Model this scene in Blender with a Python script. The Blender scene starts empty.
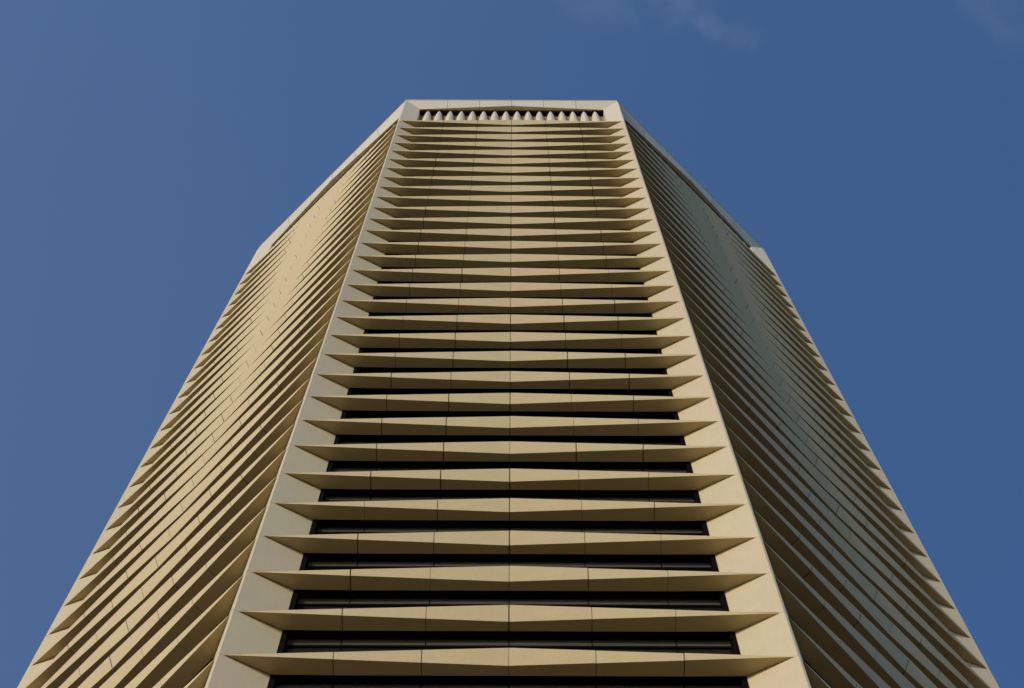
import bpy, bmesh, math, random
from mathutils import Vector, Matrix

random.seed(11)
C = bpy.context.scene.collection
SC = bpy.context.scene
S = 3.75                      # storey height, metres
EYE = 1.6                     # camera height above the ground
N0 = 47.4993                  # storeys from the eye up to the topmost fin
F = 6.3713                    # storeys from the eye to the front facade
W = 4.336                     # width of one facade, storeys
APO = W / 2 * (1 + math.sqrt(2)) + .022   # apothem of the octagonal plan
HW0 = APO * math.tan(math.radians(22.5))
HW = HW0 - .006                # the corner edges are a little blunted
SL = 0.457                    # slope of the splayed corner reveals
INS = 0.037
XT = HW - INS                 # where a fin ends in a point
DT = INS * SL                 # depth of that point behind the outer edge
DB = 0.176                    # depth of the window heads
XB = HW - DB / SL             # half width of the window openings
DG = 0.250                    # depth of the glass
JOINTS = (-1.315, -0.655, 0.0, 0.655, 1.315)
GAP = 0.0036                  # half of a panel joint
CROWN = 3.146                 # height of the crown above the topmost fin
LAST = 44                     # lowest fin above the lobby
GROUND_N = N0 + EYE / S       # ground level below the topmost fin, storeys


# ------------------------------------------------------------------ materials
def mat(name):
    m = bpy.data.materials.new(name); m.use_nodes = True
    nt = m.node_tree; b = nt.nodes['Principled BSDF']
    return m, nt, b

def panel_material(name, col, rough, spread):
    m, nt, b = mat(name)
    N, L = nt.nodes.new, nt.links.new
    geo = N('ShaderNodeNewGeometry'); tc = N('ShaderNodeTexCoord')
    # each panel of the cladding comes out of its own batch
    hsv = N('ShaderNodeHueSaturation'); hsv.inputs['Color'].default_value = (*col, 1)
    mr = N('ShaderNodeMapRange'); mr.inputs['To Min'].default_value = 1 - spread; mr.inputs['To Max'].default_value = 1 + spread
    L(geo.outputs['Random Per Island'], mr.inputs['Value']); L(mr.outputs['Result'], hsv.inputs['Value'])
    mul = N('ShaderNodeMath'); mul.operation = 'MULTIPLY'; mul.inputs[1].default_value = 7.31
    fr = N('ShaderNodeMath'); fr.operation = 'FRACT'
    L(geo.outputs['Random Per Island'], mul.inputs[0]); L(mul.outputs[0], fr.inputs[0])
    mh = N('ShaderNodeMapRange'); mh.inputs['To Min'].default_value = .491; mh.inputs['To Max'].default_value = .507
    L(fr.outputs[0], mh.inputs['Value']); L(mh.outputs['Result'], hsv.inputs['Hue'])
    # faint weathering: broad mottling and fine rain streaks
    n1 = N('ShaderNodeTexNoise'); n1.inputs['Scale'].default_value = 1.3; n1.inputs['Detail'].default_value = 6
    mp = N('ShaderNodeMapping'); mp.inputs['Scale'].default_value = (5, 5, .45)
    n2 = N('ShaderNodeTexNoise'); n2.inputs['Scale'].default_value = 2.2; n2.inputs['Detail'].default_value = 4
    L(tc.outputs['Object'], n1.inputs['Vector']); L(tc.outputs['Object'], mp.inputs['Vector']); L(mp.outputs['Vector'], n2.inputs['Vector'])
    ad = N('ShaderNodeMath'); ad.operation = 'ADD'; L(n1.outputs['Fac'], ad.inputs[0]); L(n2.outputs['Fac'], ad.inputs[1])
    mw = N('ShaderNodeMapRange'); mw.inputs['From Min'].default_value = .6; mw.inputs['From Max'].default_value = 1.4
    mw.inputs['To Min'].default_value = .94; mw.inputs['To Max'].default_value = 1.04
    L(ad.outputs[0], mw.inputs['Value'])
    vm = N('ShaderNodeVectorMath'); vm.operation = 'SCALE'
    L(hsv.outputs['Color'], vm.inputs[0]); L(mw.outputs['Result'], vm.inputs['Scale'])
    L(vm.outputs['Vector'], b.inputs['Base Color'])
    b.inputs['Roughness'].default_value = rough
    b.inputs['Specular IOR Level'].default_value = .35
    n3 = N('ShaderNodeTexNoise'); n3.inputs['Scale'].default_value = .9; n3.inputs['Detail'].default_value = 2
    L(tc.outputs['Object'], n3.inputs['Vector'])
    bp = N('ShaderNodeBump'); bp.inputs['Strength'].default_value = .07; bp.inputs['Distance'].default_value = .03
    L(n3.outputs['Fac'], bp.inputs['Height']); L(bp.outputs['Normal'], b.inputs['Normal'])
    return m

PANEL = panel_material('champagne_panel', (.57, .455, .25), .5, .045)
PIER = panel_material('champagne_pier_panel', (.545, .455, .285), .5, .03)

CROWNM = panel_material('pale_crown_panel', (.60, .54, .415), .5, .03)

FRAME, nt, b = mat('black_frame')
b.inputs['Base Color'].default_value = (.004, .003, .003, 1); b.inputs['Roughness'].default_value = .7
b.inputs['Specular IOR Level'].default_value = .03

GLASS, nt, b = mat('dark_glass')
tc = nt.nodes.new('ShaderNodeTexCoord'); nz = nt.nodes.new('ShaderNodeTexNoise'); nz.inputs['Scale'].default_value = .5
rp = nt.nodes.new('ShaderNodeValToRGB')
rp.color_ramp.elements[0].color = (.006, .007, .008, 1); rp.color_ramp.elements[1].color = (.018, .018, .016, 1)
nt.links.new(tc.outputs['Object'], nz.inputs['Vector']); nt.links.new(nz.outputs['Fac'], rp.inputs['Fac'])
nt.links.new(rp.outputs['Color'], b.inputs['Base Color'])
b.inputs['Roughness'].default_value = .04; b.inputs['IOR'].default_value = 1.4

PANE_BAND, nt, b = mat('grey_pane_band')
b.inputs['Base Color'].default_value = (.075, .072, .055, 1); b.inputs['Roughness'].default_value = .35

SEAL, nt, b = mat('joint_sealant')
b.inputs['Base Color'].default_value = (.05, .04, .026, 1); b.inputs['Roughness'].default_value = .8

DARKTOP, nt, b = mat('dark_fin_top')
b.inputs['Base Color'].default_value = (.19, .15, .08, 1); b.inputs['Roughness'].default_value = .5  # for unseen fin tops, dark only to limit upward bounce

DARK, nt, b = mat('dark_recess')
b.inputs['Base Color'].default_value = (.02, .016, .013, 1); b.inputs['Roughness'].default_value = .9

SHADE, nt, b = mat('brown_backing')
b.inputs['Base Color'].default_value = (.24, .17, .09, 1); b.inputs['Roughness'].default_value = .9

ROOFM, nt, b = mat('roof_membrane')
b.inputs['Base Color'].default_value = (.22, .21, .2, 1); b.inputs['Roughness'].default_value = .9

BOUNCE, nt, b = mat('bounce_brick')
tc = nt.nodes.new('ShaderNodeTexCoord'); br = nt.nodes.new('ShaderNodeTexBrick')
br.inputs['Scale'].default_value = 1.0; br.inputs['Brick Width'].default_value = .6; br.inputs['Row Height'].default_value = .3
br.inputs['Mortar Size'].default_value = .008
br.inputs['Color1'].default_value = (.62, .33, .06, 1); br.inputs['Color2'].default_value = (.56, .29, .05, 1)  # saturated to warm the light thrown back at the soffits
br.inputs['Mortar'].default_value = (.12, .1, .08, 1)
nt.links.new(tc.outputs['Object'], br.inputs['Vector']); nt.links.new(br.outputs['Color'], b.inputs['Base Color'])
b.inputs['Roughness'].default_value = .85

ASPH, nt, b = mat('asphalt')
tc = nt.nodes.new('ShaderNodeTexCoord'); nz = nt.nodes.new('ShaderNodeTexNoise'); nz.inputs['Scale'].default_value = .05; nz.inputs['Detail'].default_value = 8
rp = nt.nodes.new('ShaderNodeValToRGB')
rp.color_ramp.elements[0].color = (.05, .033, .014, 1); rp.color_ramp.elements[1].color = (.085, .056, .024, 1)
nt.links.new(tc.outputs['Object'], nz.inputs['Vector']); nt.links.new(nz.outputs['Fac'], rp.inputs['Fac'])
nt.links.new(rp.outputs['Color'], b.inputs['Base Color'])
b.inputs['Roughness'].default_value = .9

# ------------------------------------------------------------------ helpers
def face_map(k):
    """facade k: (x along it, d behind its outer plane, z above the topmost fin), storeys -> metres."""
    a = math.radians(45 * k); ca, sa = math.cos(a), math.sin(a)
    def f(x, d, z):
        X, Y = x, d - APO
        return Vector((X * ca - Y * sa, X * sa + Y * ca, z + GROUND_N)) * S
    return f

def link(name, bm, m, parent, origin=None, mats=None):
    if origin is not None:
        bmesh.ops.translate(bm, verts=bm.verts, vec=-origin)
    bmesh.ops.recalc_face_normals(bm, faces=bm.faces)
    me = bpy.data.meshes.new(name); bm.to_mesh(me); bm.free()
    for q in (mats or [m]): me.materials.append(q)
    o = bpy.data.objects.new(name, me); C.objects.link(o)
    o.parent = parent
    if origin is not None:
        o.location = origin
        if parent is not None and parent.type == 'MESH':
            o.location = origin - Vector(parent.location)
    return o

def prism(bm, rings, cap=True, mi=0, edge_mi=None):
    """loft closed rings of equal length into one solid."""
    vs = [[bm.verts.new(p) for p in r] for r in rings]
    n = len(rings[0])
    for a, c in zip(vs, vs[1:]):
        for i in range(n):
            j = (i + 1) % n
            q = bm.faces.new((a[i], a[j], c[j], c[i])); q.material_index = mi if edge_mi is None or i not in edge_mi else edge_mi[i]
    if cap:
        bm.faces.new(vs[0]).material_index = mi; bm.faces.new(vs[-1][::-1]).material_index = mi

def box(bm, fm, x0, x1, d0, d1, z0, z1, mi=0):
    prism(bm, [[fm(x, d0, z0), fm(x, d1, z0), fm(x, d1, z1), fm(x, d0, z1)] for x in (x0, x1)], mi=mi)


# ------------------------------------------------------------------ the pieces of one storey
def section(x, z):
    """profile of a faceted spandrel fin at x: front top, crease, soffit back, sill back, sill front."""
    u = max(0.0, 1 - abs(x) / XT)
    ds = (HW - abs(x)) * SL - .004               # just clear of the splayed reveal
    dback = min(DB, ds)
    zt = .008 + .172 * u
    A = (DT, z + zt)
    B = (DT + .078 * u, z)
    Cc = (dback, z + .006)
    inside = ds > DB - .012
    de = DG - .004 if inside else dback
    D = (dback, z + (.055 if inside else .010))
    E = (de, z + (max(.2, zt + .01) if inside else zt + .004))
    return [A, B, Cc, D, E]

def fin_bm(bm, fm, z):
    cuts = [-XT] + list(JOINTS) + [XT]
    gaps = [.004] + [GAP * random.choice((.5, .7, .9, 1.1, 1.4)) for _ in JOINTS] + [.004]   # no two joints are quite alike
    for i, (a, c) in enumerate(zip(cuts, cuts[1:])):
        a2 = a + gaps[i]; c2 = c - gaps[i + 1]
        xs = [a2, c2]
        if a2 < -XB < c2: xs.insert(1, -XB)
        if a2 < XB < c2: xs.insert(1, XB)
        j = random.uniform(-.0012, .0012); t = random.uniform(-.0012, .0012)   # panels are never hung quite true
        rings = []
        for x in xs:
            s = section(x, z)
            s[0] = (s[0][0] + j, s[0][1] + t); s[1] = (s[1][0] + j, s[1][1])
            rings.append([fm(x, d, zz) for d, zz in s])
        prism(bm, rings, edge_mi={4: 2})          # unseen sloping top, darkened to cut bounce onto the soffits
    # dark sealant a little way inside the open joints
    for q in JOINTS:
        rings = []
        for x in (q - GAP * 1.4 - .003, q + GAP * 1.4 + .003):
            A, B, Cc, D, E = section(x, z); k = .010
            rings.append([fm(x, A[0] + k, A[1] - k), fm(x, B[0] + k, B[1] + k), fm(x, Cc[0] - k, Cc[1] + k), fm(x, E[0] - k, E[1] - k)])
        prism(bm, rings, mi=1)

def window_frame_bm(bm, fm, z):
    top, bot = z - .002, z - 1 + .205
    x = XB - .003
    fw = .040
    box(bm, fm, -x, x, DB + .004, DG + .05, z + .010, z + .05)              # head, set back behind the soffit
    box(bm, fm, -x, -x + fw, DB + .006, DG + .02, bot, z + .0095)
    box(bm, fm, x - fw, x, DB + .006, DG + .02, bot, z + .0095)
    for q in JOINTS:
        box(bm, fm, q - .004, q + .004, DG - .004, DG + .02, bot, z + .0095)
    box(bm, fm, -x + fw, x - fw, DG - .008, DG + .02, z - .18, z - .142)    # transom bar

def pane_bm(bm, fm, z):
    x = XB - .043
    box(bm, fm, -x, x, DG, DG + .01, z - .143, z + .0095, mi=1)               # greyer band along the top of the pane
    box(bm, fm, -x, x, DG + .004, DG + .012, z - 1 + .2, z - .179, mi=0)     # clear glass over a dark room


# ------------------------------------------------------------------ the tower
base = Vector((0, 0, 0))
tower = bpy.data.objects.new('office_tower', None); C.objects.link(tower)
tower.location = base
tower['label'] = 'tall octagonal tower of beige faceted fins with dark strip windows against blue sky'
tower['category'] = 'tower'

FM = {k: face_map(k) for k in range(8)}
VISIBLE = (0, -1, 1)
FMS = lambda k: FM[k % 8]

# spandrel fins: the ones in the picture one by one, the rest as one piece
for k in VISIBLE:
    for n in range(0, 31):
        bm = bmesh.new(); fin_bm(bm, FMS(k), -n)
        link('spandrel_fin', bm, None, tower, FMS(k)(0, DT, -n), mats=[PANEL, SEAL, DARKTOP])
bm = bmesh.new()
for k in range(8):
    for n in range(0, LAST + 1):
        if n < 31 and k in (0, 7, 1): continue
        fin_bm(bm, FM[k], -n)
o = link('spandrel_fin', bm, None, tower, mats=[PANEL, SEAL, DARKTOP]); o['kind'] = 'stuff'

# strip windows
for n in range(11, 31):
    bm = bmesh.new(); window_frame_bm(bm, FM[0], -n)
    w = link('window', bm, FRAME, tower, FM[0](0, DG, -n))
    bm = bmesh.new(); pane_bm(bm, FM[0], -n)
    link('pane', bm, None, w, FM[0](0, DG, -n), mats=[GLASS, PANE_BAND])
bm = bmesh.new(); bm2 = bmesh.new()
for k in range(8):
    for n in range(0, LAST + 1):
        if k == 0 and 11 <= n < 31: continue
        window_frame_bm(bm, FM[k], -n); pane_bm(bm2, FM[k], -n)
w = link('window', bm, FRAME, tower); w['kind'] = 'stuff'
o = link('pane', bm2, None, w, mats=[GLASS, PANE_BAND]); o['kind'] = 'stuff'

# dark rooms behind the glass
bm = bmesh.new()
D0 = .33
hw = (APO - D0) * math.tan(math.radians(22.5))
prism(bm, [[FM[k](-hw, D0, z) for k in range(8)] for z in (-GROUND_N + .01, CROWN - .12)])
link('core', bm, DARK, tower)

# corner piers: one per corner, a folded panel per storey, splayed towards the windows on both sides
def pier_ring(k, z, e=.006):
    a, c = FM[k], FM[(k + 1) % 8]
    return [a(XB, .31, z), a(XB, DB, z), a(HW - e, e * SL, z), c(-HW + e, e * SL, z), c(-XB, DB, z), c(-XB, .31, z)]
for k in range(8):
    bm = bmesh.new()
    zs = [-n for n in range(0, LAST + 1)]
    zs = [z for z in zs]
    for z in zs:
        g = .0022
        if z > -LAST: prism(bm, [pier_ring(k, z - 1 + g), pier_ring(k, z - g)])
        else: prism(bm, [pier_ring(k, -GROUND_N), pier_ring(k, z - g)])
    link('corner_pier', bm, PIER, tower)

# crown: corner cheeks, a leaning top beam and a row of upright louvre fins in each facade
HB, DE = .50, .137            # beam height and depth of the opening's edge
XE = HW - DE / SL
TOP = CROWN
bm = bmesh.new()
def cheek_ring(k, z, e=.007, dd=1.0):
    a, c = FM[k], FM[(k + 1) % 8]
    return [a(XE, .30, z), a(XE, DE, z), a(HW - e, e * SL, z), c(-HW + e, e * SL, z), c(-XE, DE, z), c(-XE, .30, z)]
for k in range(8):
    prism(bm, [cheek_ring(k, .002), cheek_ring(k, TOP - HB)])
    # mitred top of the cheek closing against the beam's leaning face
    a, c = FM[k], FM[(k + 1) % 8]
    lo = cheek_ring(k, TOP - HB + .001)
    hi = [a(HW - .02, .30, TOP), a(HW - .009, .018, TOP), a(HW - .008, .0165, TOP), c(-HW + .008, .0165, TOP), c(-HW + .009, .018, TOP), c(-HW + .02, .30, TOP)]
    prism(bm, [lo, hi])
    fm = FM[k]
    cuts = [-XE] + list(JOINTS) + [XE]
    for i, (p, q) in enumerate(zip(cuts, cuts[1:])):
        p2 = p + (GAP if i else .0); q2 = q - (GAP if i < 5 else .0)
        rings = []
        for x in (p2, q2):
            u = 1 - abs(x) / XE
            xt = x * (HW - .012) / XE if abs(x) > XE - .01 else x
            f = DE - .075 * u
            rings.append([fm(xt, .016, TOP), fm(x, f, TOP - HB), fm(x, DE + .010, TOP - HB), fm(x, DE + .030, TOP - HB + .07), fm(xt, .30, TOP)])
        prism(bm, rings)
    for q in JOINTS:
        f = DE - .075 * (1 - abs(q) / XE)
        prism(bm, [[fm(x, .021, TOP - .001), fm(x, f + .008, TOP - HB + .010), fm(x, DE + .02, TOP - HB + .06), fm(x, .29, TOP - .006)] for x in (q - .01, q + .01)], mi=1)
crown = link('crown', bm, None, tower, mats=[CROWNM, SEAL])
bm = bmesh.new()
for k in range(8):
    box(bm, FM[k], -XE, XE, .275, .32, .1, TOP - .13)
link('louvre_backing', bm, SHADE, crown)
bm = bmesh.new()
for k in range(8):
    hw2 = HW0 - .010 * math.tan(math.radians(22.5))
    fm = FM[k]
    dd = .11
    h2 = HW0 - dd * math.tan(math.radians(22.5))
    prism(bm, [[fm(-hw2, .010, TOP + z), fm(hw2, .010, TOP + z), fm(h2, dd, TOP + z), fm(-h2, dd, TOP + z)] for z in (.003, .05)])
link('coping', bm, CROWNM, crown)

def louvre_bm(bm, fm, x):
    w0, w1 = .106, .066
    zb, zt = .20, TOP - HB + .03
    rings = []
    for f, k in ((0, 1), (.5, 1), (.75, .97), (.88, .88), (.95, .72), (1.0, .45)):
        w = (w0 + (w1 - w0) * f) * k
        d0 = DE + .014 + .004 * f + .03 * (1 - k)
        z = zb + (zt - zb) * f
        rings.append([fm(x - w, .27, z), fm(x - w, d0 + .055, z), fm(x - w * .55, d0 + .016, z), fm(x, d0, z), fm(x + w * .55, d0 + .016, z), fm(x + w, d0 + .055, z), fm(x + w, .27, z)])
    prism(bm, rings)
NL = 16
rest = bmesh.new()
for k in range(8):
    for i in range(NL):
        x = (i - (NL - 1) / 2) * (2 * XE - .12) / NL
        if k in (0, 1, 7):
            bm = bmesh.new(); louvre_bm(bm, FM[k], x)
            link('louvre_fin', bm, CROWNM, crown, FM[k](x, DE, .2))
        else: louvre_bm(rest, FM[k], x)
o = link('louvre_fin', rest, CROWNM, crown); o['kind'] = 'stuff'

bm = bmesh.new()
r = (APO - .28) * math.tan(math.radians(22.5))
prism(bm, [[FM[k](-r, .28, z) for k in range(8)] for z in (TOP - .10, TOP - .02)])
link('roof', bm, ROOFM, tower)

# everything of the tower hangs on one Empty at its base
for o in list(tower.children):
    o.matrix_parent_inverse = Matrix.Identity(4)

# ------------------------------------------------------------------ the ground
bm = bmesh.new()
vs = [bm.verts.new((6000 * math.cos(a), 6000 * math.sin(a), 0)) for a in [math.radians(5 * i) for i in range(72)]]
bm.faces.new(vs)
g = link('ground', bm, ASPH, None)
g['kind'] = 'structure'
# unseen plaza added to bounce warm light upward, one kerb above the road
bm = bmesh.new()
vs = [(-34, -6), (-34, -150), (22, -150), (22, -18), (10, -6)]
prism(bm, [[(x, y, z) for x, y in vs] for z in (.004, .12)])
g = link('bounce_plaza', bm, BOUNCE, None)
g['kind'] = 'structure'

# ------------------------------------------------------------------ daylight
SUN_AZ = 38      # degrees to the left of the front facade's outward normal
SUN_EL = 16
to_sun = Vector((-math.sin(math.radians(SUN_AZ)) * math.cos(math.radians(SUN_EL)),
                 -math.cos(math.radians(SUN_AZ)) * math.cos(math.radians(SUN_EL)), math.sin(math.radians(SUN_EL))))
sd = bpy.data.lights.new('sun', 'SUN'); sd.energy = 2.05; sd.angle = math.radians(.53); sd.color = (1, .855, .64)
so = bpy.data.objects.new('sun', sd); C.objects.link(so)
so.rotation_euler = to_sun.to_track_quat('Z', 'Y').to_euler(); so.location = (-60, -60, 80)

wd = bpy.data.worlds.new('World'); SC.world = wd; wd.use_nodes = True
nt = wd.node_tree; bg = nt.nodes['Background']
sky = nt.nodes.new('ShaderNodeTexSky'); sky.sky_type = 'NISHITA'; sky.sun_disc = False
sky.sun_elevation = math.radians(SUN_EL)
sky.sun_rotation = math.atan2(to_sun.x, to_sun.y)
sky.altitude = 50; sky.air_density = 1.0; sky.dust_density = 0.9; sky.ozone_density = 5.6
bg.inputs['Strength'].default_value = .15

# ------------------------------------------------------------------ camera
P, YAW, ROLL = math.radians(77.2075), 9.26e-4, 2.3875e-3
fw = Vector((math.sin(YAW) * math.cos(P), math.cos(YAW) * math.cos(P), math.sin(P)))
rt = Vector((math.cos(YAW), -math.sin(YAW), 0)); up = rt.cross(fw)
r2 = rt * math.cos(ROLL) + up * math.sin(ROLL); u2 = up * math.cos(ROLL) - rt * math.sin(ROLL)
cd = bpy.data.cameras.new('camera'); co = bpy.data.objects.new('camera', cd); C.objects.link(co)
M = Matrix((r2, u2, -fw)).transposed().to_4x4()
M.translation = Vector((.013 * S, -(F - .022) * S - APO * S, EYE))
co.matrix_world = M
# thin wisps of cirrus high up, fixed in the sky
N, L = nt.nodes.new, nt.links.new
tc = N('ShaderNodeTexCoord')
def sky_dir(px, py):
    return (r2 * ((px - 512) / 2470.17) + u2 * ((344 - py) / 2470.17) + fw).normalized()
acc = None
for (ax, ay), (bx, by), wid, amp in (((585, 0), (690, 3), .010, .10), ((676, -4), (716, 30), .0045, .20), ((716, 30), (752, 40), .005, .09), ((960, -12), (1010, 22), .013, .08)):
    A, B = sky_dir(ax, ay), sky_dir(bx, by); ab = B - A
    sub = N('ShaderNodeVectorMath'); sub.operation = 'SUBTRACT'; sub.inputs[1].default_value = A; L(tc.outputs['Generated'], sub.inputs[0])
    dot = N('ShaderNodeVectorMath'); dot.operation = 'DOT_PRODUCT'; dot.inputs[1].default_value = ab / ab.length_squared; L(sub.outputs['Vector'], dot.inputs[0])
    cl = N('ShaderNodeClamp'); L(dot.outputs['Value'], cl.inputs['Value'])
    sc = N('ShaderNodeVectorMath'); sc.operation = 'SCALE'; sc.inputs[0].default_value = ab; L(cl.outputs['Result'], sc.inputs['Scale'])
    df = N('ShaderNodeVectorMath'); df.operation = 'SUBTRACT'; L(sub.outputs['Vector'], df.inputs[0]); L(sc.outputs['Vector'], df.inputs[1])
    ln = N('ShaderNodeVectorMath'); ln.operation = 'LENGTH'; L(df.outputs['Vector'], ln.inputs[0])
    mr = N('ShaderNodeMapRange'); mr.interpolation_type = 'SMOOTHERSTEP'; mr.inputs['From Min'].default_value = 0; mr.inputs['From Max'].default_value = wid * 1.7
    mr.inputs['To Min'].default_value = amp; mr.inputs['To Max'].default_value = 0; L(ln.outputs['Value'], mr.inputs['Value'])
    if acc is None: acc = mr.outputs['Result']
    else:
        ad = N('ShaderNodeMath'); ad.operation = 'MAXIMUM'; L(acc, ad.inputs[0]); L(mr.outputs['Result'], ad.inputs[1]); acc = ad.outputs[0]
nz = N('ShaderNodeTexNoise'); nz.inputs['Scale'].default_value = 48; nz.inputs['Detail'].default_value = 5; nz.inputs['Roughness'].default_value = .5; nz.inputs['Distortion'].default_value = .8
L(tc.outputs['Generated'], nz.inputs['Vector'])
nr = N('ShaderNodeMapRange'); nr.inputs['From Min'].default_value = .32; nr.inputs['From Max'].default_value = .75; L(nz.outputs['Fac'], nr.inputs['Value'])
mu = N('ShaderNodeMath'); mu.operation = 'MULTIPLY'; L(acc, mu.inputs[0]); L(nr.outputs['Result'], mu.inputs[1])
# smooth brightness gradient painted into the sky colour, paler towards the left
nb = N('ShaderNodeTexNoise'); nb.inputs['Scale'].default_value = 4; nb.inputs['Detail'].default_value = 1.5; L(tc.outputs['Generated'], nb.inputs['Vector'])
vd = N('ShaderNodeVectorMath'); vd.operation = 'DOT_PRODUCT'; vd.inputs[1].default_value = (-1, -.1, 0); L(tc.outputs['Generated'], vd.inputs[0])
va = N('ShaderNodeMath'); va.operation = 'MULTIPLY_ADD'; va.inputs[1].default_value = .12; L(nb.outputs['Fac'], va.inputs[0]); L(vd.outputs['Value'], va.inputs[2])
nbr = N('ShaderNodeMapRange'); nbr.interpolation_type = 'SMOOTHSTEP'; nbr.inputs['From Min'].default_value = -.20; nbr.inputs['From Max'].default_value = .40; nbr.inputs['To Max'].default_value = .10; L(va.outputs[0], nbr.inputs['Value'])
sm = N('ShaderNodeMath'); sm.operation = 'ADD'; sm.use_clamp = True; L(mu.outputs[0], sm.inputs[0]); L(nbr.outputs['Result'], sm.inputs[1])
mx = N('ShaderNodeMix'); mx.data_type = 'RGBA'
L(sm.outputs[0], mx.inputs[0]); L(sky.outputs['Color'], mx.inputs[6]); mx.inputs[7].default_value = (1.9, 2.2, 2.7, 1)
L(mx.outputs[2], bg.inputs['Color'])
cd.sensor_width = 36; cd.lens = 2470.17 / 1024 * 36
cd.clip_start = .1; cd.clip_end = 20000
SC.camera = co

SC.view_settings.view_transform = 'Standard'; SC.view_settings.look = 'None'
SC.view_settings.exposure = .33; SC.view_settings.gamma = 1
